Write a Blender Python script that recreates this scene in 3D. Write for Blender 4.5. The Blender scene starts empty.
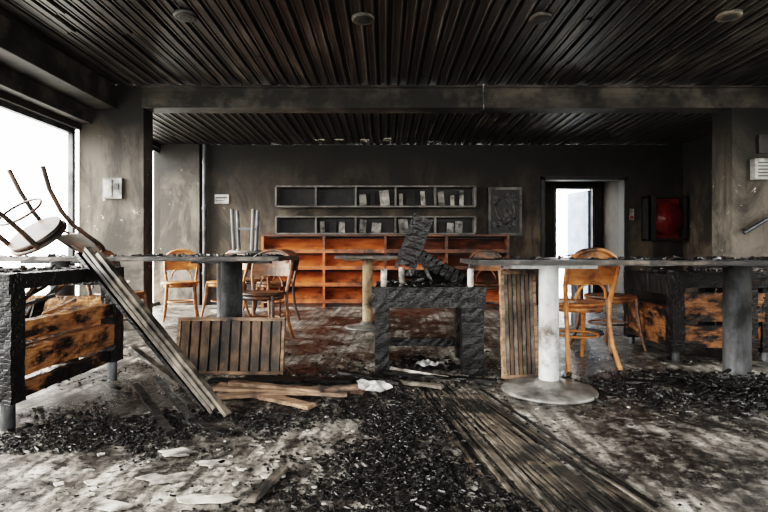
import bpy, math, random
import numpy as np
from mathutils import Vector, Matrix, Euler, noise as mnoise
random.seed(7)
sc=bpy.context.scene
# ---------------------------------------------------------------- materials
def newmat(name):
    m=bpy.data.materials.new(name); m.use_nodes=True
    nt=m.node_tree; b=nt.nodes['Principled BSDF']
    return m,nt,b
def N(nt,t,**kw):
    n=nt.nodes.new(t)
    for k,v in kw.items(): setattr(n,k,v)
    return n
def coords(nt,scale=(1,1,1),world=False,rot=0):
    if world:
        g=N(nt,'ShaderNodeNewGeometry'); out=g.outputs['Position']
    else:
        g=N(nt,'ShaderNodeTexCoord'); out=g.outputs['Object']
    mp=N(nt,'ShaderNodeMapping'); mp.inputs['Scale'].default_value=scale; mp.inputs['Rotation'].default_value=(0,0,rot)
    nt.links.new(out,mp.inputs[0]); return mp.outputs[0]
def noise(nt,co,scale,detail=6,rough=.6,dist=0):
    n=N(nt,'ShaderNodeTexNoise'); n.inputs['Scale'].default_value=scale
    n.inputs['Detail'].default_value=detail; n.inputs['Roughness'].default_value=rough; n.inputs['Distortion'].default_value=dist
    nt.links.new(co,n.inputs['Vector']); return n.outputs['Fac']
def ramp(nt,fac,stops):
    r=N(nt,'ShaderNodeValToRGB'); e=r.color_ramp.elements
    while len(e)<len(stops): e.new(0.5)
    for i,(p,c) in enumerate(stops):
        e[i].position=p; e[i].color=(c[0],c[1],c[2],1) if isinstance(c,tuple) else (c,c,c,1)
    nt.links.new(fac,r.inputs[0]); return r.outputs['Color']
def mix(nt,f,a,b,mode='MIX'):
    m=N(nt,'ShaderNodeMix',data_type='RGBA',blend_type=mode)
    if isinstance(f,float): m.inputs[0].default_value=f
    else: nt.links.new(f,m.inputs[0])
    for i,v in ((6,a),(7,b)):
        if isinstance(v,tuple): m.inputs[i].default_value=(*v,1)
        else: nt.links.new(v,m.inputs[i])
    return m.outputs[2]
def bump(nt,b,h,strength=.5,dist=.01):
    n=N(nt,'ShaderNodeBump'); n.inputs['Strength'].default_value=strength; n.inputs['Distance'].default_value=dist
    nt.links.new(h,n.inputs['Height']); nt.links.new(n.outputs[0],b.inputs['Normal'])
def simple(name,c1,c2,scale=6,stretch=(1,1,1),rough=.6,metal=0,bs=.3,bd=.005,soot=None,sootpos=(.5,.62),world=False,spec=.5):
    m,nt,b=newmat(name); co=coords(nt,stretch,world)
    f=noise(nt,co,scale); c=ramp(nt,f,[(.35,c1),(.65,c2)])
    if soot:
        co2=coords(nt,(1,1,1),world); f2=noise(nt,co2,3.2,8,.65)
        c=mix(nt,ramp(nt,f2,[(sootpos[0],0.),(sootpos[1],1.)]),c,soot)
    nt.links.new(c,b.inputs['Base Color']); b.inputs['Roughness'].default_value=rough
    b.inputs['Metallic'].default_value=metal; b.inputs['Specular IOR Level'].default_value=spec
    bump(nt,b,f,bs,bd); return m
def char_mat(name,wood=None,thr=(.5,.56),cell=48):
    m,nt,b=newmat(name); co=coords(nt,(1,1,1.4))
    v=N(nt,'ShaderNodeTexVoronoi',feature='F1',distance='CHEBYCHEV'); v.inputs['Scale'].default_value=cell; v.inputs['Randomness'].default_value=.8
    nt.links.new(co,v.inputs['Vector'])
    h=ramp(nt,v.outputs['Distance'],[(.35,1.),(.6,0.)])
    n=noise(nt,co,9,8,.7)
    c=ramp(nt,n,[(.35,(.003,.003,.003)),(.6,(.008,.0078,.0075)),(.78,(.035,.031,.027))])
    b.inputs['Roughness'].default_value=.38; b.inputs['Specular IOR Level'].default_value=.3
    if wood:
        wn=noise(nt,coords(nt,(1.2,1.2,3)),3.5,8,.66)
        g=noise(nt,coords(nt,(3,3,40)),3,5)
        w=ramp(nt,g,[(.3,tuple(x*.3 for x in wood)),(.65,wood)])
        k=ramp(nt,wn,[(thr[0],0.),(thr[1],1.)])
        c=mix(nt,k,w,c)
    nt.links.new(c,b.inputs['Base Color']); bump(nt,b,h,.5,.004); return m
M={}
M['char']=char_mat('charred_wood')
M['coal']=simple('charcoal_lumps',(.004,.004,.004),(.018,.017,.016),24,(1,1,1),.40,0,.3,.004,spec=.36)
M['charwood']=char_mat('half_burnt_wood',(.40,.19,.08),(.44,.57))
M['charwood2']=char_mat('mostly_burnt_wood',(.30,.15,.07),(.38,.46))
M['charwood3']=char_mat('deeply_burnt_wood',(.34,.15,.06),(.42,.56))
M['plank']=simple('scorched_plank',(.10,.055,.03),(.36,.235,.155),5,(1,8,8),.7,soot=(.012,.011,.01),sootpos=(.46,.6))
M['slat']=simple('scorched_slat',(.05,.043,.036),(.22,.185,.15),7,(2,2,2),.55,soot=(.010,.009,.008),sootpos=(.42,.58))
M['chair']=simple('honey_bentwood',(.26,.085,.02),(.50,.20,.058),7,(1,1,3),.4,soot=(.03,.018,.012),sootpos=(.52,.66))
M['chairdark']=simple('smoked_bentwood',(.08,.035,.016),(.24,.095,.032),7,(1,1,3),.45,soot=(.02,.015,.012),sootpos=(.45,.6))
M['chairburnt']=simple('burnt_bentwood',(.02,.013,.009),(.10,.05,.026),7,(1,1,3),.5,soot=(.012,.010,.009),sootpos=(.45,.6))
M['shelfwood']=simple('orange_veneer',(.25,.062,.018),(.46,.14,.045),4,(1,1,5),.45,soot=(.04,.02,.012),sootpos=(.50,.66))
M['shelfdark']=simple('sooted_veneer',(.04,.018,.012),(.15,.05,.022),4,(1,1,5),.6,soot=(.015,.012,.01),sootpos=(.45,.62))
M['steel']=simple('smoked_steel',(.04,.042,.045),(.13,.135,.14),9,(1,1,.4),.45,.6,soot=(.018,.018,.018),sootpos=(.50,.66))
M['pale']=simple('weathered_painted_steel',(.36,.37,.37),(.66,.67,.66),10,(1,1,.6),.5,.1,soot=(.10,.08,.065),sootpos=(.53,.64))
M['darkpale']=simple('sooty_cast_iron',(.10,.096,.09),(.27,.26,.24),12,(1,1,1),.42,.2,soot=(.03,.028,.026),sootpos=(.48,.64))
M['yellow']=simple('scorched_cream_steel',(.22,.15,.09),(.45,.34,.22),10,(1,1,.6),.5,.1,soot=(.05,.04,.03),sootpos=(.52,.66))
M['top']=simple('burnt_tabletop',(.014,.014,.014),(.065,.06,.056),12,(1,1,1),.4,soot=(.010,.009,.008),sootpos=(.46,.58))
M['topedge']=simple('scorched_table_edge',(.03,.026,.022),(.15,.12,.09),9,(1,1,1),.5,soot=(.012,.011,.01),sootpos=(.43,.53))
M['shelfmetal']=simple('grey_sooted_shelf',(.06,.057,.052),(.14,.132,.12),7,(1,1,1),.6,soot=(.02,.018,.016),sootpos=(.48,.64))
M['relief']=simple('sooted_bronze_relief',(.012,.011,.010),(.05,.045,.04),14,(1,1,1),.5)
M['paper']=simple('ash_paper',(.45,.45,.44),(.8,.8,.78),8,(1,1,1),.8)
M['burntpaper']=simple('burnt_paper',(.03,.03,.028),(.36,.34,.31),9,(1,1,1),.8)
M['plaster']=simple('plaster_flake',(.20,.18,.155),(.58,.55,.50),14,(1,1,1),.9,soot=(.04,.036,.032),sootpos=(.48,.58))
M['red']=simple('smoked_red_paint',(.12,.008,.005),(.27,.02,.012),6,(1,1,1),.45,soot=(.03,.008,.006),sootpos=(.46,.66))
M['black']=simple('black_soot',(.006,.006,.006),(.02,.019,.018),8,(1,1,1),.6)
M['bluedoor']=simple('pale_blue_door_paint',(.08,.12,.2),(.18,.24,.34),5,(1,1,1),.5)
M['white']=simple('grey_white_plastic',(.2,.195,.185),(.42,.41,.385),6,(1,1,1),.5,soot=(.06,.052,.045),sootpos=(.46,.62))
def wall_mat(name,dark,light,thr=(.35,.68),bright=(.2,.18,.15),zr=(1.9,3.0),patch=.75):
    m,nt,b=newmat(name); co=coords(nt,(1,1,1),True)
    f=noise(nt,co,.8,10,.6); c=ramp(nt,f,[(thr[0],dark),(thr[1],light)])
    f2=noise(nt,coords(nt,(1,1,.55),True),1.5,12,.7,.6); c=mix(nt,ramp(nt,f2,[(.42,0.),(.56,patch)]),c,(.012,.0105,.009))
    # run-down streaks left by the extinguishing water
    st=noise(nt,coords(nt,(9,9,.5),True),1.2,6,.7); c=mix(nt,ramp(nt,st,[(.56,0.),(.70,.55)]),c,(.012,.0105,.009))
    sp=noise(nt,co,7.5,10,.74); c=mix(nt,ramp(nt,sp,[(.63,0.),(.65,1.)]),c,bright)
    g=N(nt,'ShaderNodeNewGeometry'); sx=N(nt,'ShaderNodeSeparateXYZ'); nt.links.new(g.outputs['Position'],sx.inputs[0])
    ad=N(nt,'ShaderNodeMath',operation='ADD'); ml=N(nt,'ShaderNodeMath',operation='MULTIPLY'); ml.inputs[1].default_value=1.6
    nt.links.new(f,ml.inputs[0]); nt.links.new(sx.outputs[2],ad.inputs[0]); nt.links.new(ml.outputs[0],ad.inputs[1])
    mr=N(nt,'ShaderNodeMapRange'); mr.inputs[1].default_value=zr[0]; mr.inputs[2].default_value=zr[1]
    nt.links.new(ad.outputs[0],mr.inputs[0])
    c=mix(nt,mr.outputs[0],c,(.009,.008,.007))
    nt.links.new(c,b.inputs['Base Color']); b.inputs['Roughness'].default_value=.7
    b.inputs['Specular IOR Level'].default_value=.3
    bump(nt,b,sp,.35,.01); return m
M['wall']=wall_mat('sooted_plaster_wall',(.038,.029,.022),(.145,.114,.085),zr=(1.9,3.1),patch=.85)
M['pillar']=wall_mat('sooted_pillar_plaster',(.085,.073,.060),(.23,.20,.165),bright=(.42,.38,.33),zr=(2.1,3.1),patch=.8)
M['beam']=simple('sooted_beam_paint',(.018,.016,.014),(.07,.061,.052),2.5,(.5,2,2),.6,soot=(.010,.009,.008),sootpos=(.42,.58),world=True,spec=.3)
M['ext']=simple('terrace_concrete',(.5,.5,.47),(.65,.65,.61),2,(1,1,1),.9)
def ceil_mat():
    m,nt,b=newmat('charred_ceiling_boards')
    co=coords(nt,(9.0,.8,1),True); f=noise(nt,co,1.6,8,.68)
    c=ramp(nt,f,[(.3,(.011,.0096,.0083)),(.5,(.028,.024,.0205)),(.7,(.115,.099,.084))])
    f2=noise(nt,coords(nt,(1,1,1),True),.9,8,.65)
    c=mix(nt,ramp(nt,f2,[(.38,(0.,0.,0.)),(.60,(.9,.9,.9))]),c,(.008,.007,.0066))
    nt.links.new(c,b.inputs['Base Color']); b.inputs['Roughness'].default_value=.42; b.inputs['Specular IOR Level'].default_value=.45
    bump(nt,b,f,.4,.006); return m
M['ceil']=ceil_mat()
M['ceilgap']=simple('ceiling_void',(.004,.004,.004),(.01,.01,.01),4,(1,1,1),.9)
def floor_mat():
    m,nt,b=newmat('ash_covered_floor'); co=coords(nt,(1,1,1),True)
    st=coords(nt,(1.6,.7,1),True,.25)
    f=noise(nt,st,4.5,12,.76); c=ramp(nt,f,[(.37,(.06,.053,.046)),(.48,(.25,.226,.197)),(.59,(.68,.64,.58))])
    s=noise(nt,co,1.15,12,.72,.4); k=ramp(nt,s,[(.46,0.),(.535,1.)])
    fine=noise(nt,co,16,12,.82); kk=ramp(nt,fine,[(.48,1.),(.58,.35)])
    k=mix(nt,1.0,k,kk,'MULTIPLY')
    c=mix(nt,k,c,(.014,.0125,.0115))
    w=N(nt,'ShaderNodeTexWave',wave_type='BANDS',bands_direction='X'); w.inputs['Scale'].default_value=3.3
    w.inputs['Distortion'].default_value=2.2; w.inputs['Detail'].default_value=5; w.inputs['Detail Roughness'].default_value=.7
    cw=coords(nt,(1,.3,1),True,.12); nt.links.new(cw,w.inputs['Vector'])
    c=mix(nt,ramp(nt,w.outputs['Color'],[(.0,.6),(.35,0.)]),c,(.025,.022,.019))
    sp=noise(nt,co,30,10,.84); c=mix(nt,ramp(nt,sp,[(.515,0.),(.55,.95)]),c,(.010,.009,.009))
    nt.links.new(c,b.inputs['Base Color'])
    nt.links.new(ramp(nt,s,[(.40,.5),(.6,.22)]),b.inputs['Roughness'])
    bump(nt,b,fine,.6,.010); return m
M['floor']=floor_mat()
# ---------------------------------------------------------------- builder
class B:
    def __init__(s,name,*mats): s.n=name; s.v=[]; s.f=[]; s.m=[]; s.mats=mats; s.sm=[]; s.T=Matrix()
    def add(s,vs,fs,mi=0,smooth=False):
        o=len(s.v); s.v+= [tuple(s.T@Vector(v)) for v in vs]
        s.f+=[tuple(i+o for i in f) for f in fs]; s.m+=[mi]*len(fs); s.sm+=[smooth]*len(fs)
    def box(s,a,b,mi=0):
        x0,y0,z0=a; x1,y1,z1=b
        s.add([(x0,y0,z0),(x1,y0,z0),(x1,y1,z0),(x0,y1,z0),(x0,y0,z1),(x1,y0,z1),(x1,y1,z1),(x0,y1,z1)],
              [(0,3,2,1),(4,5,6,7),(0,1,5,4),(1,2,6,5),(2,3,7,6),(3,0,4,7)],mi)
    def obox(s,c,size,rot=(0,0,0),mi=0,jit=0,cell=.05):
        R=Matrix.Translation(c)@Euler(rot).to_matrix().to_4x4()
        nx,ny,nz=[max(1,int(round(d/cell))) for d in size] if jit else (1,1,1)
        idx={}; vs=[]; fs=[]
        def V(i,j,k):
            if (i,j,k) not in idx:
                p=Vector(((i/nx-.5)*size[0],(j/ny-.5)*size[1],(k/nz-.5)*size[2]))
                if jit: p+=Vector((random.uniform(-jit,jit),random.uniform(-jit,jit),random.uniform(-jit,jit)))
                idx[(i,j,k)]=len(vs); vs.append(tuple(R@p))
            return idx[(i,j,k)]
        for i in range(nx):
            for j in range(ny):
                fs.append((V(i,j,0),V(i,j+1,0),V(i+1,j+1,0),V(i+1,j,0)))
                fs.append((V(i,j,nz),V(i+1,j,nz),V(i+1,j+1,nz),V(i,j+1,nz)))
        for i in range(nx):
            for k in range(nz):
                fs.append((V(i,0,k),V(i+1,0,k),V(i+1,0,k+1),V(i,0,k+1)))
                fs.append((V(i,ny,k),V(i,ny,k+1),V(i+1,ny,k+1),V(i+1,ny,k)))
        for j in range(ny):
            for k in range(nz):
                fs.append((V(0,j,k),V(0,j,k+1),V(0,j+1,k+1),V(0,j+1,k)))
                fs.append((V(nx,j,k),V(nx,j+1,k),V(nx,j+1,k+1),V(nx,j,k+1)))
        s.add(vs,fs,mi)
    def beam(s,p0,p1,w,t,mi=0,jit=0,cell=.05,roll=0):
        p0=Vector(p0); p1=Vector(p1); d=p1-p0; L=d.length
        R=(d.to_track_quat('X','Z').to_matrix()@Matrix.Rotation(roll,3,'X')).to_euler()
        s.obox((p0+p1)/2,(L,w,t),R,mi,jit,cell)
    def tube(s,pts,r,mi=0,seg=10,closed=False,smooth=True):
        pts=[Vector(p) for p in pts]; n=len(pts); rs=r if isinstance(r,(list,tuple)) else [r]*n
        vs=[];fs=[]; up=None
        for i,p in enumerate(pts):
            if closed: t=pts[(i+1)%n]-pts[i-1]
            else: t=pts[min(i+1,n-1)]-pts[max(i-1,0)]
            t.normalize()
            if up is None: up=t.orthogonal().normalized()
            up=(up-t*up.dot(t)).normalized(); sd=t.cross(up)
            for k in range(seg):
                a=2*math.pi*k/seg; vs.append(tuple(p+(up*math.cos(a)+sd*math.sin(a))*rs[i]))
        rows=n if closed else n-1
        for i in range(rows):
            j=(i+1)%n
            for k in range(seg):
                l=(k+1)%seg; fs.append((i*seg+k,i*seg+l,j*seg+l,j*seg+k))
        s.add(vs,fs,mi,smooth)
        if not closed:
            s.add([vs[k] for k in range(seg)],[tuple(range(seg))[::-1]],mi)
            s.add([vs[(n-1)*seg+k] for k in range(seg)],[tuple(range(seg))],mi)
    def lathe(s,prof,c=(0,0,0),seg=32,mi=0,sx=1,sy=1,smooth=True):
        vs=[];fs=[]
        for r,z in prof:
            for k in range(seg):
                a=2*math.pi*k/seg; vs.append((c[0]+r*sx*math.cos(a),c[1]+r*sy*math.sin(a),c[2]+z))
        for i in range(len(prof)-1):
            for k in range(seg):
                l=(k+1)%seg; fs.append((i*seg+k,i*seg+l,(i+1)*seg+l,(i+1)*seg+k))
        s.add(vs,fs,mi,smooth)
        s.add(vs[:seg],[tuple(range(seg))[::-1]],mi); s.add(vs[-seg:],[tuple(range(seg))],mi)
    def chunk(s,c,sz,mi=0):
        vs=[]
        R=Euler((random.uniform(-.4,.4),random.uniform(-.4,.4),random.uniform(0,6.3))).to_matrix()
        sx,sy,szz=sz*random.uniform(.6,1.8),sz*random.uniform(.4,.9),sz*random.uniform(.15,.4)
        for k in (-1,1):
            for (i,j) in ((-1,-1),(1,-1),(1,1),(-1,1)):
                p=Vector((i*sx*random.uniform(.3,.5),j*sy*random.uniform(.3,.5),k*szz*random.uniform(.35,.5)))
                p=R@p; vs.append((c[0]+p.x,c[1]+p.y,max(c[2]+p.z,.001)))
        s.add(vs,[(0,3,2,1),(4,5,6,7),(0,1,5,4),(1,2,6,5),(2,3,7,6),(3,0,4,7)],mi)
    def done(s,bevel=0):
        me=bpy.data.meshes.new(s.n); me.from_pydata(s.v,[],s.f)
        for m in s.mats: me.materials.append(M[m])
        me.polygons.foreach_set('material_index',s.m); me.polygons.foreach_set('use_smooth',s.sm)
        me.update(); ob=bpy.data.objects.new(s.n,me); sc.collection.objects.link(ob)
        if bevel:
            bv=ob.modifiers.new('bevel','BEVEL'); bv.width=bevel; bv.segments=2; bv.limit_method='ANGLE'
        return ob
def shell(name,boxes,mat,bevel=0):
    b=B(name,mat)
    for a,c in boxes: b.box(a,c)
    return b.done(bevel)
# ---------------------------------------------------------------- room
XL,XR,YF,YM,YB=-3.25,4.67,-2.5,5.5,8.0
shell('floor',[((-3.65,YF-.15,-.12),(4.82,9.6,0))],'floor')
shell('wall_left',[((XL-.15,YF,0),(XL,-1.8,2.62)),((XL-.15,-1.8,0),(XL,YM,.25)),((XL-.15,-1.8,2.14),(XL,YM,2.62)),
   ((-3.6,5.5,2.42),(-3.45,8.0,2.5))],'wall')
shell('pillar',[((-3.28,YM,0),(-2.58,5.72,2.62))],'pillar',.006)
shell('pillar',[((3.74,YM,0),(XR,5.84,2.62))],'pillar',.006)
shell('wall_back',[((-3.6,YB,0),(2.45,YB+.15,2.5)),((3.8,YB,0),(4.82,YB+.15,2.5)),((2.45,YB,2.0),(3.8,YB+.15,2.5)),
   ((2.30,YB+.15,0),(2.45,9.4,2.3)),((4.0,YB+.15,0),(4.15,9.4,2.3)),
   ((2.30,9.4,0),(3.12,9.5,2.3)),((3.86,9.4,0),(4.15,9.5,2.3)),((3.12,9.4,2.02),(3.86,9.5,2.3)),((2.3,YB+.15,2.2),(4.15,9.5,2.3))],'wall')
shell('pillar',[((-3.45,7.9,0),(-2.85,8.0,2.5))],'pillar')
shell('wall_right',[((XR,YF,0),(XR+.15,.0,2.62)),((XR,.0,0),(XR+.15,4.6,.8)),((XR,.0,2.2),(XR+.15,4.6,2.62)),((XR,4.6,0),(XR+.15,YB,2.62))],'wall')
shell('wall_front',[((XL-.15,YF-.15,0),(XR+.15,YF,.25)),((XL-.15,YF-.15,2.2),(XR+.15,YF,2.62)),((XL-.15,YF-.15,.25),(-2.4,YF,2.2)),((3.6,YF-.15,.25),(XR+.15,YF,2.2))],'wall')
def ceiling():
    b=B('ceiling','ceil','ceilgap')
    def strips(x0,x1,y0,y1,z):
        x=x0
        while x<x1-.02:
            w=random.uniform(.066,.085); dz=random.uniform(-.007,.007); xe=min(x+w,x1); y=y0
            while y<y1:
                ye=min(y+random.uniform(1.2,3.2),y1); d=dz+random.uniform(-.006,.006)
                sag=random.uniform(-.009,.009)
                prof=[(x,z+.03),(x,z+d),(x+.012,z+d),(x+.016,z+.008+d),(xe-.016,z+.008+d),(xe-.012,z+d),(xe,z+d),(xe,z+.03)]
                n=len(prof)
                vs=[(p[0]+(sag if q else 0),yy,p[1]-(abs(sag) if q else 0)) for q,yy in enumerate((y,ye-.004)) for p in prof]
                b.add(vs,[(k,k+1,n+k+1,n+k) for k in range(n-1)],0)
                y=ye
            x+=.105
        b.box((x0,y0,z+.03),(x1,y1,z+.1),1)
    strips(XL-.15,XR+.15,YF-.15,YM+.1,2.62)
    strips(-3.6,XR+.15,YM+.1,YB+.15,2.5)
    b.done()
ceiling()
b=B('ceiling_beam','beam'); b.box((-2.60,YM-.01,2.376),(XR,5.72,2.608)); b.box((-2.6,YM-.05,2.585),(XR,YM-.01,2.608)); b.done(.006)
b=B('ceiling_beam','beam'); b.box((XL,YF+.02,2.36),(-2.86,YM-.005,2.608)); b.box((XL,YF+.02,2.20),(XL+.12,YM-.005,2.36)); b.done(.006)
b=B('window_1','steel')
for y in (-1.8,-.0,1.8,3.6,5.44): b.box((XL-.11,y,.25),(XL-.06,y+.05,2.14))
b.box((XL-.11,-1.8,.25),(XL-.06,5.49,.30)); b.box((XL-.11,-1.8,2.09),(XL-.06,5.49,2.14)); b.done()
b=B('window_2','steel')
for y in (5.75,6.95): b.box((-3.55,y,.0),(-3.5,y+.05,2.42))
b.box((-3.55,5.75,0),(-3.5,7.99,.05)); b.box((-3.55,5.75,2.37),(-3.5,7.99,2.42)); b.done()
b=B('window_3','steel')
for x in (-2.4,-.4,1.6,3.55): b.box((x,YF-.1,.25),(x+.05,YF-.05,2.2))
b.box((-2.4,YF-.1,.25),(3.6,YF-.05,.3)); b.box((-2.4,YF-.1,2.15),(3.6,YF-.05,2.2)); b.done()
b=B('added_window_right','steel')  # out-of-view window, added to light the right side of the floor
for y in (.0,1.5,3.0,4.55): b.box((XR+.06,y,.8),(XR+.11,y+.05,2.2))
b.box((XR+.06,0,.8),(XR+.11,4.6,.85)); b.box((XR+.06,0,2.15),(XR+.11,4.6,2.2)); b.done()
b=B('terrace_ground','ext'); b.box((-30,-30,-.3),(30,30,-.13)); b.done()
b=B('door_1','steel','bluedoor')
b.box((3.12,9.38,0),(3.16,9.52,2.02)); b.box((3.82,9.38,0),(3.86,9.52,2.02)); b.box((3.16,9.38,1.98),(3.82,9.52,2.02))
b.T=Matrix.Translation((3.82,9.5,0))@Matrix.Rotation(math.radians(103),4,'Z')
b.box((0,-.0,.02),(.66,.04,1.97),1); b.box((.08,-.006,.2),(.58,0,.9),1); b.box((.08,-.006,1.05),(.58,0,1.85),1)
b.tube([(.6,-.01,1.0),(.6,-.06,1.0),(.5,-.06,1.0)],.01,0); b.done()
b=B('door_frame','black'); b.box((2.45,7.97,0),(2.51,8.16,2.0)); b.box((3.74,7.97,0),(3.8,8.16,2.0)); b.box((2.45,7.97,1.95),(3.8,8.16,2.01)); b.done()
b=B('fire_exit_sign','white','red'); b.box((3.83,7.985,1.32),(3.90,8.0,1.5)); b.box((3.84,7.98,1.34),(3.89,7.985,1.39),1); b.done()
b=B('baseboard_back','black'); b.box((-2.84,7.985,0),(2.44,8,.09)); b.box((3.81,7.985,0),(4.67,8,.09)); b.done()
# ---------------------------------------------------------------- back wall furniture
R=math.radians
def bookcase():
    b=B('display_bookcase','shelfwood','shelfdark','char')
    x0,x1,y0,y1,H=-1.82,1.86,7.66,7.97,1.06
    n=4; ws=(x1-x0)/n
    for i in range(n+1):
        x=x0+i*ws; b.box((x-.018,y0,0),(x+.018,y1,H),1 if i>1 else 0)
    for i in range(n):
        a=x0+i*ws+.018; c=x0+(i+1)*ws-.018
        b.box((a,y1-.02,.06),(c,y1,H-.02),1); b.box((a,y0+.03,0),(c,y0+.05,.06),1)
        for j in range(4):
            z=.06+j*.25; dk=(i==3 and j>=1) or (i==2 and j in(1,3))
            mi=1 if dk else 0
            b.box((a,y0,z),(c,y1-.02,z+.02),mi)
            b.box((a,y0,z+.02),(c,y0+.012,z+.055),mi)
            b.add([(a,y0+.03,z+.03),(c,y0+.03,z+.03),(c,y1-.06,z+.215),(a,y1-.06,z+.215),
                   (a,y0+.04,z+.02),(c,y0+.04,z+.02),(c,y1-.05,z+.205),(a,y1-.05,z+.205)],
                  [(0,1,2,3),(7,6,5,4),(0,4,5,1),(2,6,7,3),(0,3,7,4),(1,5,6,2)],mi)
    b.box((x0-.02,y0-.01,H),(x1+.02,y1,H+.025),1)
    b.done()
bookcase()
def wallshelf(z0,z1,docs):
    b=B('display_shelf','shelfmetal','burntpaper','black')
    x0,x1,y0,y1=-1.63,1.38,7.72,7.99; n=5; w=(x1-x0)/n
    b.box((x0,y0,z0),(x1,y1,z0+.025)); b.box((x0,y0,z1-.025),(x1,y1,z1)); b.box((x0,y1-.012,z0+.025),(x1,y1,z1-.025),2)
    for i in range(n+1): b.box((x0+i*w-.014,y0,z0+.02),(x0+i*w+.014,y1-.01,z1-.02))
    for i in docs:
        x=x0+i*w+.05
        while x<x0+(i+1)*w-.15:
            h=random.uniform(.14,z1-z0-.06); ww=random.uniform(.06,.15)
            b.obox((x+ww/2,y0+random.uniform(.1,.16),z0+.028+h/2),(ww,.02,h),(R(-14),random.uniform(-.1,.1),0),random.choice((1,2,1))); x+=ww+random.uniform(.01,.09)
    b.done(.003)
wallshelf(1.50,1.83,(2,3,4)); wallshelf(1.09,1.37,(1,2,3,4))
b=B('relief_panel','shelfmetal','black','relief'); b.box((1.62,7.94,1.08),(2.14,7.99,1.83),0); b.box((1.66,7.93,1.12),(2.10,7.94,1.79),1)
for i in range(40):
    x=random.uniform(1.68,2.04); z=random.uniform(1.15,1.72); b.obox((x+.02,7.925,z+.02),(random.uniform(.02,.08),.02,random.uniform(.02,.07)),(0,random.uniform(-1,1),0),2)
b.tube([(1.88+.15*math.cos(a/12*6.283),7.92,1.48+.2*math.sin(a/12*6.283)) for a in range(12)],.012,2,closed=True)
b.done()
b=B('fire_hose_cabinet','black','red','steel')
x0,x1,z0,z1=4.02,4.62,1.0,1.68
b.box((x0,7.8,z0),(x0+.03,7.99,z1)); b.box((x1-.03,7.8,z0),(x1,7.99,z1)); b.box((x0,7.8,z1-.03),(x1,7.99,z1)); b.box((x0,7.8,z0),(x1,7.99,z0+.03)); b.box((x0,7.97,z0),(x1,7.99,z1),1)
b.T=Matrix.Translation((4.34,7.95,1.34))@Matrix.Rotation(math.pi/2,4,'X')
b.lathe([(.25,0),(.25,.015),(.1,.02),(.1,.10),(.25,.105),(.25,.12),(.05,.125),(.04,.14)],mi=1)
for k in range(3): b.tube([((.13+.02*k)*math.cos(a/20*6.283),(.13+.02*k)*math.sin(a/20*6.283),.06) for a in range(20)],.018,0,closed=True)
b.T=Matrix()
b.box((x0-.01,7.75,z0),(x0+.10,7.77,z1),0); b.box((x0-.01,7.75,z0),(x0+.02,7.81,z1),0)
b.done()
b=B('vertical_pipe','steel'); b.tube([(-2.77,7.90,0),(-2.77,7.90,2.49)],.03)
for z in (.5,1.5,2.2): b.lathe([(.04,-.015),(.04,.015)],(-2.77,7.90,z),16)
b.done()
b=B('notice_plate','white','black'); b.box((-2.64,7.98,1.58),(-2.42,7.999,1.72)); b.box((-2.62,7.975,1.66),(-2.44,7.98,1.68),1); b.box((-2.62,7.975,1.62),(-2.5,7.98,1.63),1); b.done()
b=B('electrical_socket_box','darkpale','white','black'); b.box((-3.0,5.46,1.40),(-2.80,5.5,1.62)); b.box((-2.985,5.45,1.415),(-2.90,5.46,1.6),1); b.box((-2.88,5.45,1.5),(-2.83,5.46,1.56),2); b.done()
b=B('vent_unit','white','black'); b.box((3.93,5.42,1.60),(4.4,5.5,1.82))
for k in range(5): b.box((3.96,5.415,1.63+k*.035),(4.37,5.42,1.642+k*.035),1)
b.box((4.0,5.46,1.88),(4.12,5.5,2.08),1); b.done(.004)
b=B('handrail','steel'); b.tube([(3.78,5.38,1.03),(4.2,5.38,1.28),(4.55,5.38,1.48)],.022); b.tube([(3.85,5.38,1.07),(3.85,5.5,1.07)],.012); b.tube([(4.4,5.38,1.40),(4.4,5.5,1.40)],.012); b.done()
for x,y in ((-.16,3.91),(-1.5,3.86),(1.19,3.9),(2.6,3.86)):
    b=B('recessed_ceiling_light','topedge','black'); b.lathe([(.06,2.598),(.08,2.598),(.088,2.607),(.088,2.625)],(x,y,0),28,0); b.lathe([(.04,2.594),(.055,2.598)],(x,y,0),20,1); b.done()
b=B('hanging_wire','plaster'); b.tube([(1.05,5.40,2.60),(1.045,5.40,2.5),(1.055,5.41,2.4),(1.05,5.4,2.33)],.006); b.done()
b=B('peeling_ceiling_paint','plaster')
for i in range(9):
    x=random.uniform(-1.0,.8); y=random.uniform(7.5,7.85); b.obox((x,y,2.484),(random.uniform(.06,.2),random.uniform(.03,.1),.003),(0,0,random.uniform(-.3,.3)),0,.003,.03)
b.done()
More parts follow.
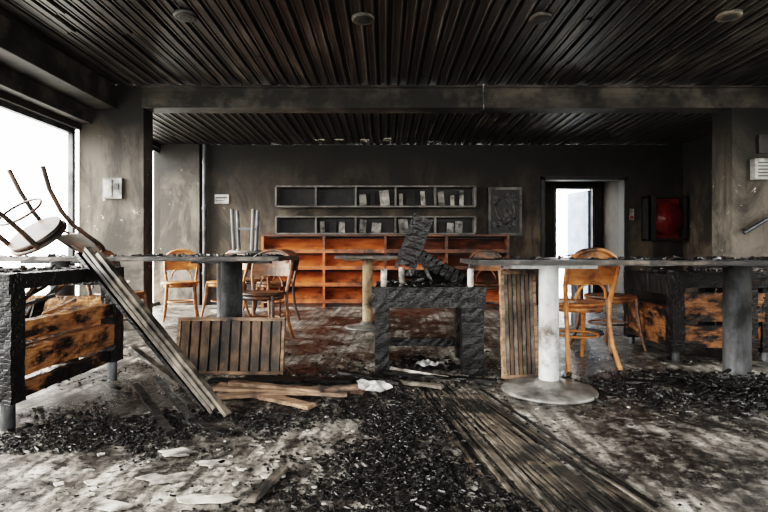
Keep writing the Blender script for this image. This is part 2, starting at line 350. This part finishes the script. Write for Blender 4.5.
# ---------------------------------------------------------------- tables
def rubble(b,x0,x1,y0,y1,z,n,mi,s=(.015,.05)):
    for i in range(n):
        q=random.uniform(*s); b.chunk((random.uniform(x0,x1),random.uniform(y0,y1),z+q*.15),q,mi)
def table(x0,x1,y0,y1,zt,cols,colr,mcol,base,nr=40,mt='top',th=.03):
    b=B('cafe_table',mt,mcol,'coal','topedge','darkpale')
    b.obox(((x0+x1)/2,(y0+y1)/2,zt-th/2),(x1-x0,y1-y0,th),(0,0,0),0,.002,.06)
    b.obox(((x0+x1)/2,y0-.002,zt-th/2),(x1-x0,.008,th*.6),(0,0,0),3,.002,.05)
    for (cx,cy) in cols:
        b.lathe([(colr+.004,0.02),(colr,.06),(colr,zt-th-.01),(colr*1.25,zt-th)],(cx,cy,0),32,1)
        if base: b.lathe([(base,0.004),(base*1.01,.014),(base*.97,.024),(base*.5,.036),(colr*1.6,.045),(colr*1.3,.07),(colr,.075)],(cx,cy,0),48,4)
        else: b.lathe([(colr*1.35,.0),(colr*1.35,.02),(colr,.025)],(cx,cy,0),32,1)
        b.box((cx-.3*min(1,(x1-x0)),cy-.03,zt-th-.025),(cx+.3*min(1,(x1-x0)),cy+.03,zt-th),1)
    rubble(b,x0+.03,x1-.03,y0+.02,y1-.03,zt,nr,2)
    return b.done()
table(-2.85,-.72,3.5,4.3,.80,[(-1.16,3.9),(-2.45,3.9)],.08,'steel',0,90)
table(.52,1.45,2.80,3.5,.79,[(.985,3.06)],.058,'pale',.275,20)
table(1.48,3.25,2.95,3.75,.785,[(2.33,3.38)],.08,'steel',0,160)
table(-.5,.35,5.2,6.0,.79,[(-.18,5.6)],.055,'yellow',.25,25)
table(-2.35,-1.05,5.0,5.8,.80,[(-1.7,5.4)],.06,'steel',.25,20)
table(1.6,2.7,5.0,5.7,.77,[(2.0,5.3)],.06,'steel',.25,20)
# ---------------------------------------------------------------- bentwood chairs
def chair(loc,rz=0,rx=0,ry=0,mat='chair'):
    b=B('bentwood_chair',mat)
    b.T=Matrix.Translation(loc)@Matrix.Rotation(rz,4,'Z')@Matrix.Rotation(ry,4,'Y')@Matrix.Rotation(rx,4,'X')
    b.lathe([(.175,.435),(.205,.437),(.215,.45),(.212,.462),(.195,.466),(.17,.460)],(0,0,0),36,0,1,.97)
    b.lathe([(.185,.40),(.195,.40),(.195,.437),(.185,.437)],(0,0,0),36,0)
    for sx in (-1,1):
        b.tube([(sx*.15,.13,.44),(sx*.158,.145,.3),(sx*.17,.17,.14),(sx*.185,.205,0)],[.019,.018,.016,.013],0)
    def leg(sx): return [(sx*.20,-.26,0),(sx*.175,-.205,.16),(sx*.165,-.175,.34),(sx*.17,-.175,.47),(sx*.19,-.20,.6),(sx*.195,-.235,.72)]
    arc=[(.195*math.cos(a),-.235-.03*math.sin(a),.72+.13*math.sin(a)) for a in [math.pi*k/10 for k in range(1,10)]]
    L=leg(1)+arc+leg(-1)[::-1]
    b.tube(L,.0165,0)
    n=9; vs=[];fs=[]
    for k in range(n):
        u=-1+2*k/(n-1); x=.18*u; yb=-.255+.03*u*u
        for z,yy in ((.60,.035),(.72,.01),(.72+.115*math.sqrt(max(0,1-u*u)),-.005)):
            vs.append((x,yb+yy,z))
    for k in range(n):
        for j in range(3): v=vs[k*3+j]; vs.append((v[0],v[1]-.010,v[2]))
    o=n*3
    for k in range(n-1):
        for j in range(2):
            a,c,d,e=k*3+j,(k+1)*3+j,(k+1)*3+j+1,k*3+j+1
            fs+=[(a,c,d,e),(a+o,e+o,d+o,c+o)]
        fs.append((k*3,k*3+o,(k+1)*3+o,(k+1)*3)); fs.append((k*3+2,(k+1)*3+2,(k+1)*3+2+o,k*3+2+o))
    b.add(vs,fs,0,False)
    b.tube([(.115*math.cos(t),-.205-.06*max(0,math.sin(t))*.6,.50+.12*math.sin(t)) for t in [math.pi*k/10 for k in range(11)]],.009,0)
    b.tube([(.158*math.cos(t),-.015+.158*math.sin(t),.22) for t in [2*math.pi*k/20 for k in range(20)]],.009,0,closed=True)
    return b.done()
chair((1.43,3.84,0),R(10)); chair((1.95,4.42,0),R(200),mat='chairdark')
chair((-2.5,6.3,0),R(200)); chair((-2.0,6.4,0),R(160),mat='chair'); chair((-1.35,6.3,0),R(40),mat='chairdark'); chair((-2.42,4.70,0),R(250),mat='chairdark'); chair((-1.12,4.72,0),R(170),mat='chairdark')
chair((-1.75,7.0,0),R(10),mat='chairdark'); chair((1.2,6.0,0),R(170),mat='chairdark')
# chair tipped upside down on the long table, resting on seat rim and back
chair((-2.74,3.62,1.285),R(-24),R(221),0,mat='chairburnt')
b=B('upturned_stool','steel','darkpale'); b.T=Matrix.Translation((-1.45,5.35,.81))
b.lathe([(.15,0),(.17,.01),(.17,.03),(.15,.035)],mi=1)
for sx in (-1,1):
    for sy in (-1,1): b.tube([(sx*.09,sy*.09,.03),(sx*.11,sy*.10,.46)],.017)
b.box((-.11,-.10,.25),(.11,-.085,.27)); b.box((-.11,.085,.25),(.11,.10,.27)); b.done()
# ---------------------------------------------------------------- burnt cube armchairs
def cube_chair(x0,x1,y0,y1,h,mats=('char','charwood','charwood2'),foot=.0,j=.0028):
    b=B('burnt_armchair',*mats,'steel','plaster','coal'); t=.095
    def bx(a,c,mi=0,jit=j): b.obox([(a[i]+c[i])/2 for i in range(3)],[abs(c[i]-a[i]) for i in range(3)],(0,0,0),mi,jit,.035)
    for (px,py) in ((x0,y0),(x1-t,y0),(x0,y1-t),(x1-t,y1-t)):
        bx((px,py,foot+.006),(px+t,py+t,h-.0),0)
        if foot: b.tube([(px+t/2,py+t/2,0),(px+t/2,py+t/2,foot+.03)],.03,3)
    return b,bx,t
b,bx,t=cube_chair(-.06,.66,3.42,4.1,.58)
bx((-.08,3.40,.46),(.68,3.50,.60)); bx((-.06,3.50,.46),(.05,4.1,.58)); bx((.56,3.50,.46),(.67,4.1,.58)); bx((-.06,4.0,.44),(.67,4.1,.6))
bx((.52,3.405,.02),(.665,3.50,.46))
for k in range(7): bx((.05+k*.073,3.50,.50),(.11+k*.073,4.0,.54),2)
bx((.03,3.99,.10),(.56,4.03,.16)); bx((.59,3.5,.08),(.65,4.0,.16)); bx((-.04,3.5,.08),(.02,4.0,.16))
for (x,y) in ((.0,3.46),(.585,3.46),(.13,3.75)): b.tube([(x,y,.56),(x,y,.72)],.022,4)
rubble(b,-.05,.62,3.45,4.05,.6,60,5,(.02,.05)); rubble(b,0,.55,3.6,4.0,.0,60,5,(.02,.07))
b.done()
b=B('charred_chair','char','coal','charwood2')
a=R(20)
ca,sa=math.cos(a),math.sin(a)
for k in range(8):
    q=(k-3.5)*.047
    b.obox((.215+q*sa,3.60,.905+q*ca),(.135+random.uniform(-.012,.012),.035,.034),(R(4),a+random.uniform(-.05,.05),0),0,.002,.03)
for s_ in (-1,1): b.beam((.215-.22*sa+s_*.062*ca,3.615,.905-.22*ca-s_*.062*sa),(.215+.19*sa+s_*.062*ca,3.615,.905+.19*ca-s_*.062*sa),.03,.024,0,.002,.03)
b.obox((.215,3.625,.905),(.09,.012,.34),(R(4),a,0),0,.003,.03)
a=R(28)
b.obox((.40,3.68,.72),(.34,.2,.05),(R(10),a,R(5)),0,.004,.035)
for k in range(8): b.obox((.40+(k-3.5)*.044*math.cos(a),3.585,.722-(k-3.5)*.044*math.sin(a)),(.030,.04,.10+random.uniform(-.015,.015)),(R(10),a+random.uniform(-.06,.06),0),0,.002,.03)
b.obox((.35,3.8,.65),(.4,.22,.05),(R(-5),R(8),R(20)),0,.006,.03)
b.beam((.27,3.66,.8),(.34,3.62,.62),.03,.03,2,.003); b.beam((.5,3.75,.7),(.6,3.6,.62),.03,.03,0,.003)
rubble(b,.2,.55,3.6,3.85,.63,50,1,(.02,.05))
b.done()
b,bx,t=cube_chair(-2.62,-1.72,2.36,3.38,.72,foot=.12)
bx((-2.62,2.35,.64),(-1.72,2.44,.735),0); bx((-1.81,2.42,.66),(-1.715,3.38,.735),0); bx((-2.62,3.28,.62),(-1.72,3.38,.73),0); bx((-2.62,2.42,.62),(-2.53,3.33,.73))
bx((-1.80,2.44,.42),(-1.74,3.29,.50),1); bx((-1.81,2.44,.24),(-1.73,3.29,.37),1); bx((-1.79,2.44,.13),(-1.75,3.29,.2),2)
bx((-2.52,3.30,.15),(-1.82,3.35,.55),1); bx((-2.52,2.38,.15),(-1.82,2.42,.38),2)
for k in range(7): bx((-2.51+k*.1,2.44,.38),(-2.44+k*.1,3.28,.42),1)
for k in range(10):
    b.beam((random.uniform(-2.4,-2.0),random.uniform(2.5,3.1),.44),(random.uniform(-2.1,-1.85),random.uniform(2.5,3.2),random.uniform(.5,.78)),.05,.02,random.choice((0,1,2)),.003)
rubble(b,-2.5,-1.85,2.45,3.2,.43,120,5,(.02,.08)); rubble(b,-2.5,-1.75,2.4,3.3,.735,40,5,(.02,.05)); b.done()
mm=('char','charwood3','charwood2')
b,bx,t=cube_chair(2.2,2.98,3.9,4.7,.66,mm,foot=.06)
bx((2.2,3.88,.56),(2.98,3.98,.68),0); bx((2.29,3.9,.30),(2.9,3.95,.52),1); bx((2.29,3.92,.10),(2.9,3.97,.27),1); bx((2.2,3.98,.5),(2.28,4.7,.66),0); bx((2.2,4.0,.1),(2.26,4.65,.4),1)
bx((2.7,3.83,.08),(2.8,3.9,.62),2); rubble(b,2.22,2.9,3.92,4.6,.67,60,5,(.02,.06)); b.done()
b,bx,t=cube_chair(3.05,3.9,3.9,4.7,.66,mm,foot=.06)
bx((3.05,3.88,.56),(3.9,3.98,.68),0); bx((3.1,3.9,.12),(3.85,3.96,.5),1); bx((3.05,3.98,.2),(3.12,4.7,.66),0); rubble(b,3.1,3.85,3.92,4.6,.67,60,5,(.02,.07)); b.done()
# ---------------------------------------------------------------- loose boards
b=B('leaning_slats','slat','char')
for k,(dx,dy,dz,mi) in enumerate(((0,0,0,0),(.045,-.02,.004,1),(.085,-.045,.0,0),(-.045,.02,.0,1),(.02,-.03,.03,0))):
    b.beam((-.87+dx,2.62+dy,.015+dz),(-1.76+dx*1.2,3.02+dy*.9,.825+dz),.035,.022,mi,.0015,.08)
b.done()
def slat_panel(loc,w,h,tilt,rz,n,mats,rim):
    b=B('slatted_panel',*mats)
    b.T=Matrix.Translation(loc)@Matrix.Rotation(rz,4,'Z')@Matrix.Rotation(tilt,4,'X')
    b.obox((0,0,.012),(w,.035,.024),(0,0,0),rim,.001,.05); b.obox((0,0,h-.012),(w,.035,.024),(0,0,0),rim,.002,.05)
    b.obox((-w/2+.01,0,h/2),(.02,.035,h),(0,0,0),rim,.002,.05); b.obox((w/2-.01,0,h/2),(.02,.035,h),(0,0,0),rim,.001,.05)
    p=(w-.04)/n
    for i in range(n): b.obox((-w/2+.02+p*(i+.5),-.004,h/2),(p*.78,.022,h-.05),(0,0,0),0 if i%2 else 1,.001,.05)
    b.box((-w/2+.02,.01,.02),(w/2-.02,.016,h-.02),2)
    return b.done()
M['panelbrown']=simple('scorched_brown_panel',(.035,.022,.015),(.16,.095,.055),6,(3,3,1),.6,soot=(.013,.012,.011),sootpos=(.44,.60))
slat_panel((-1.05,3.47,.002),.74,.385,R(-10),R(-2),10,('panelbrown','panelbrown','char','plank'),3)
slat_panel((.90,3.38,.002),.25,.71,R(-4),R(12),7,('panelbrown','slat','char','plank'),3)
def boards(name,mat,L,w,th,jit=.002):
    b=B(name,mat,'char','plank')
    for p0,p1,mi in L: b.beam(p0,p1,w*random.uniform(.7,1.2),th,mi,jit,.06,random.uniform(-.08,.08))
    return b.done()
boards('broken_plank_pile','plank',[((-1.02,3.16,.015),(-.12,2.98,.02),0),((-1.0,3.0,.035),(-.2,2.86,.04),0),((-.92,3.08,.05),(-.35,2.88,.05),2),
  ((-.75,2.94,.02),(-.38,2.70,.02),0),((-1.1,3.25,.02),(-.5,3.14,.04),1),((-1.0,2.88,.015),(-.15,2.94,.06),2),((-.9,3.3,.02),(-.2,3.2,.03),1)],.06,.02)
boards('charred_boards','slat',[((-1.78,3.62,.16),(-1.25,3.15,.02),0),((-1.5,3.1,.03),(-.95,2.28,.03),1),((-1.4,3.15,.06),(-.9,2.4,.05),1),((-1.6,3.5,.05),(-1.3,3.45,.05),1),
  ((-1.05,2.55,.02),(-.7,2.3,.02),1),((-.44,1.7,.012),(-.38,1.95,.012),0)],.04,.018,.004)
boards('charred_boards','slat',[((-.05,3.25,.03),(.35,3.05,.03),0),((.0,3.34,.05),(.7,3.18,.03),1),((-.3,3.4,.04),(.1,3.15,.03),1),((1.5,3.2,.03),(2.2,3.0,.03),1)],.045,.018,.003)
b=B('fallen_slats','slat','char','topedge')
for k in range(34):
    u=k/33; xa=.18+u*.40+random.uniform(-.008,.008); xb=.38+u*.52+random.uniform(-.01,.01)
    ya=random.uniform(2.9,3.4)-.25*u; yb=random.uniform(1.2,1.8)
    b.beam((xa,ya,.004),(xb,yb,.005),.012,.006,random.choice((1,0,0,2,2)),.001,.12)
b.done()
def paper(name,c,w,h,mat,amp=.015,n=8,rz=0):
    b=B(name,mat); b.T=Matrix.Translation(c)@Matrix.Rotation(rz,4,'Z')
    g=[[random.uniform(0,amp) for _ in range(n+1)] for _ in range(n+1)]
    vs=[((i/n-.5)*w+random.uniform(-.004,.004),(j/n-.5)*h,g[i][j]+.003) for i in range(n+1) for j in range(n+1)]
    fs=[(i*(n+1)+j,(i+1)*(n+1)+j,(i+1)*(n+1)+j+1,i*(n+1)+j+1) for i in range(n) for j in range(n)]
    b.add(vs,fs,0); return b.done()
paper('crumpled_paper',(-.06,2.92,.055),.18,.24,'paper',.03,5,.2)
paper('crumpled_paper',(.30,3.60,.035),.14,.14,'paper',.03,5,.8)
paper('crumpled_paper',(2.05,5.3,.78),.3,.2,'paper',.03,6,.2)
b=B('wooden_stick','plaster'); b.tube([(.05,3.36,.07),(.48,3.22,.03)],.010); b.done()
b=B('plaster_fragments','plaster','paper')
def flake(x,y,s,st=None):
    n=random.randint(7,14); a0=random.random()*6; st=st or random.uniform(.3,1)
    ps=[(x+s*random.uniform(.35,1)*math.cos(a0+6.283*k/n),y+st*s*random.uniform(.35,1)*math.sin(a0+6.283*k/n)) for k in range(n)]
    b.add([(p[0],p[1],.003) for p in ps]+[(p[0],p[1],.008) for p in ps],[tuple(range(n,2*n)),tuple(range(n))[::-1]]+[(k,(k+1)%n,(k+1)%n+n,k+n) for k in range(n)],0)
for x,y,s in ((-.80,1.88,.13),(-.66,2.02,.10),(-.60,1.72,.11),(-.42,1.9,.06),(-.9,1.68,.11),(-1.05,1.85,.06),(-.86,2.12,.12)): flake(x,y,s,.45)
for i in range(80): flake(random.uniform(-2.2,2.4),random.uniform(1.3,4.2),random.uniform(.004,.014))
for i in range(40): flake(random.gauss(-.6,.35),random.gauss(1.9,.25),random.uniform(.006,.025))
b.done()
# ---------------------------------------------------------------- charcoal debris
b=B('charcoal_debris','coal')
def dens(x,y): return mnoise.fractal(Vector((x*2.6,y*2.6,3.3)),.8,2.0,4)
def cl(n,cx,cy,sx,sy,h=.03,s=(.008,.026),thr=-.12):
    for i in range(n):
        u=random.gauss(0,1); v=random.gauss(0,1)
        x=cx+u*sx; y=cy+v*sy
        if y<.9 or x<-3.1 or x>4.2 or y>7.4: continue
        if dens(x,y)<thr+.10*(u*u+v*v)+random.uniform(-.15,.15): continue
        q=random.uniform(*s)*random.uniform(.5,1.1); z=q*.15+abs(random.gauss(0,1))*h*math.exp(-(u*u+v*v)/1.2)*.6
        b.chunk((x,y,z),q,0)
cl(7500,.12,2.0,.24,.38,.025,(.007,.024),thr=-.45); cl(2600,.0,2.7,.38,.25,.015,thr=-.25); cl(900,.4,1.6,.2,.2,.012)
cl(3000,-1.35,2.35,.36,.18,.02,thr=-.2); cl(1800,-.75,2.5,.35,.16,.015,thr=-.2); cl(1600,-1.9,2.1,.35,.22,.025,thr=-.15)
cl(4200,2.1,3.05,.42,.25,.07,(.010,.045),-.5); cl(1200,1.6,3.3,.35,.2,.03); cl(600,2.6,2.7,.4,.2,.04)
cl(2400,0,3.3,.7,.22,.02,thr=-.3); cl(900,-.3,3.9,.8,.4,.02); cl(900,-1.9,3.6,.5,.4,.02); cl(900,-.1,1.5,.4,.25,.012)
for i in range(9000):
    x=random.uniform(-2.6,3.0); y=random.uniform(1.2,6.5)
    if dens(x*1.3,y*1.3)<random.uniform(-.2,.3): continue
    q=random.uniform(.004,.013); b.chunk((x,y,q*.15),q,0)
b.done()
# ---------------------------------------------------------------- light
w=bpy.data.worlds.new('World'); sc.world=w; w.use_nodes=True; bg=w.node_tree.nodes['Background']
bg.inputs[0].default_value=(1.0,.98,.94,1); bg.inputs[1].default_value=7
def portal(name,loc,rot,sx,sy):
    l=bpy.data.lights.new(name,'AREA'); l.shape='RECTANGLE'; l.size=sx; l.size_y=sy
    o=bpy.data.objects.new(name,l); o.location=loc; o.rotation_euler=rot; sc.collection.objects.link(o)
    l.cycles.is_portal=True
portal('sky_portal_left',(XL-.2,1.85,1.2),(0,R(-90),0),1.9,7.3)
portal('sky_portal_back',(-3.65,6.85,1.2),(0,R(-90),0),2.4,2.3)
portal('sky_portal_right',(XR+.2,2.3,1.5),(0,R(90),0),1.4,4.6)
portal('sky_portal_front',(.6,YF-.2,1.22),(R(90),0,0),6.0,1.95)
l=bpy.data.lights.new('sun','SUN'); l.energy=9; l.angle=R(50); l.color=(1,.97,.92); o=bpy.data.objects.new('sun',l); o.rotation_euler=Vector((1,.25,-.50)).to_track_quat('-Z','Y').to_euler(); sc.collection.objects.link(o)
c=bpy.data.cameras.new('camera'); c.lens=24; c.sensor_width=36; c.shift_y=-5/768; c.clip_start=.05
o=bpy.data.objects.new('camera',c); o.location=(0,0,.84); o.rotation_euler=(R(90),0,0); sc.collection.objects.link(o); sc.camera=o
sc.view_settings.view_transform='Filmic'; sc.view_settings.look='High Contrast'; sc.view_settings.exposure=.55
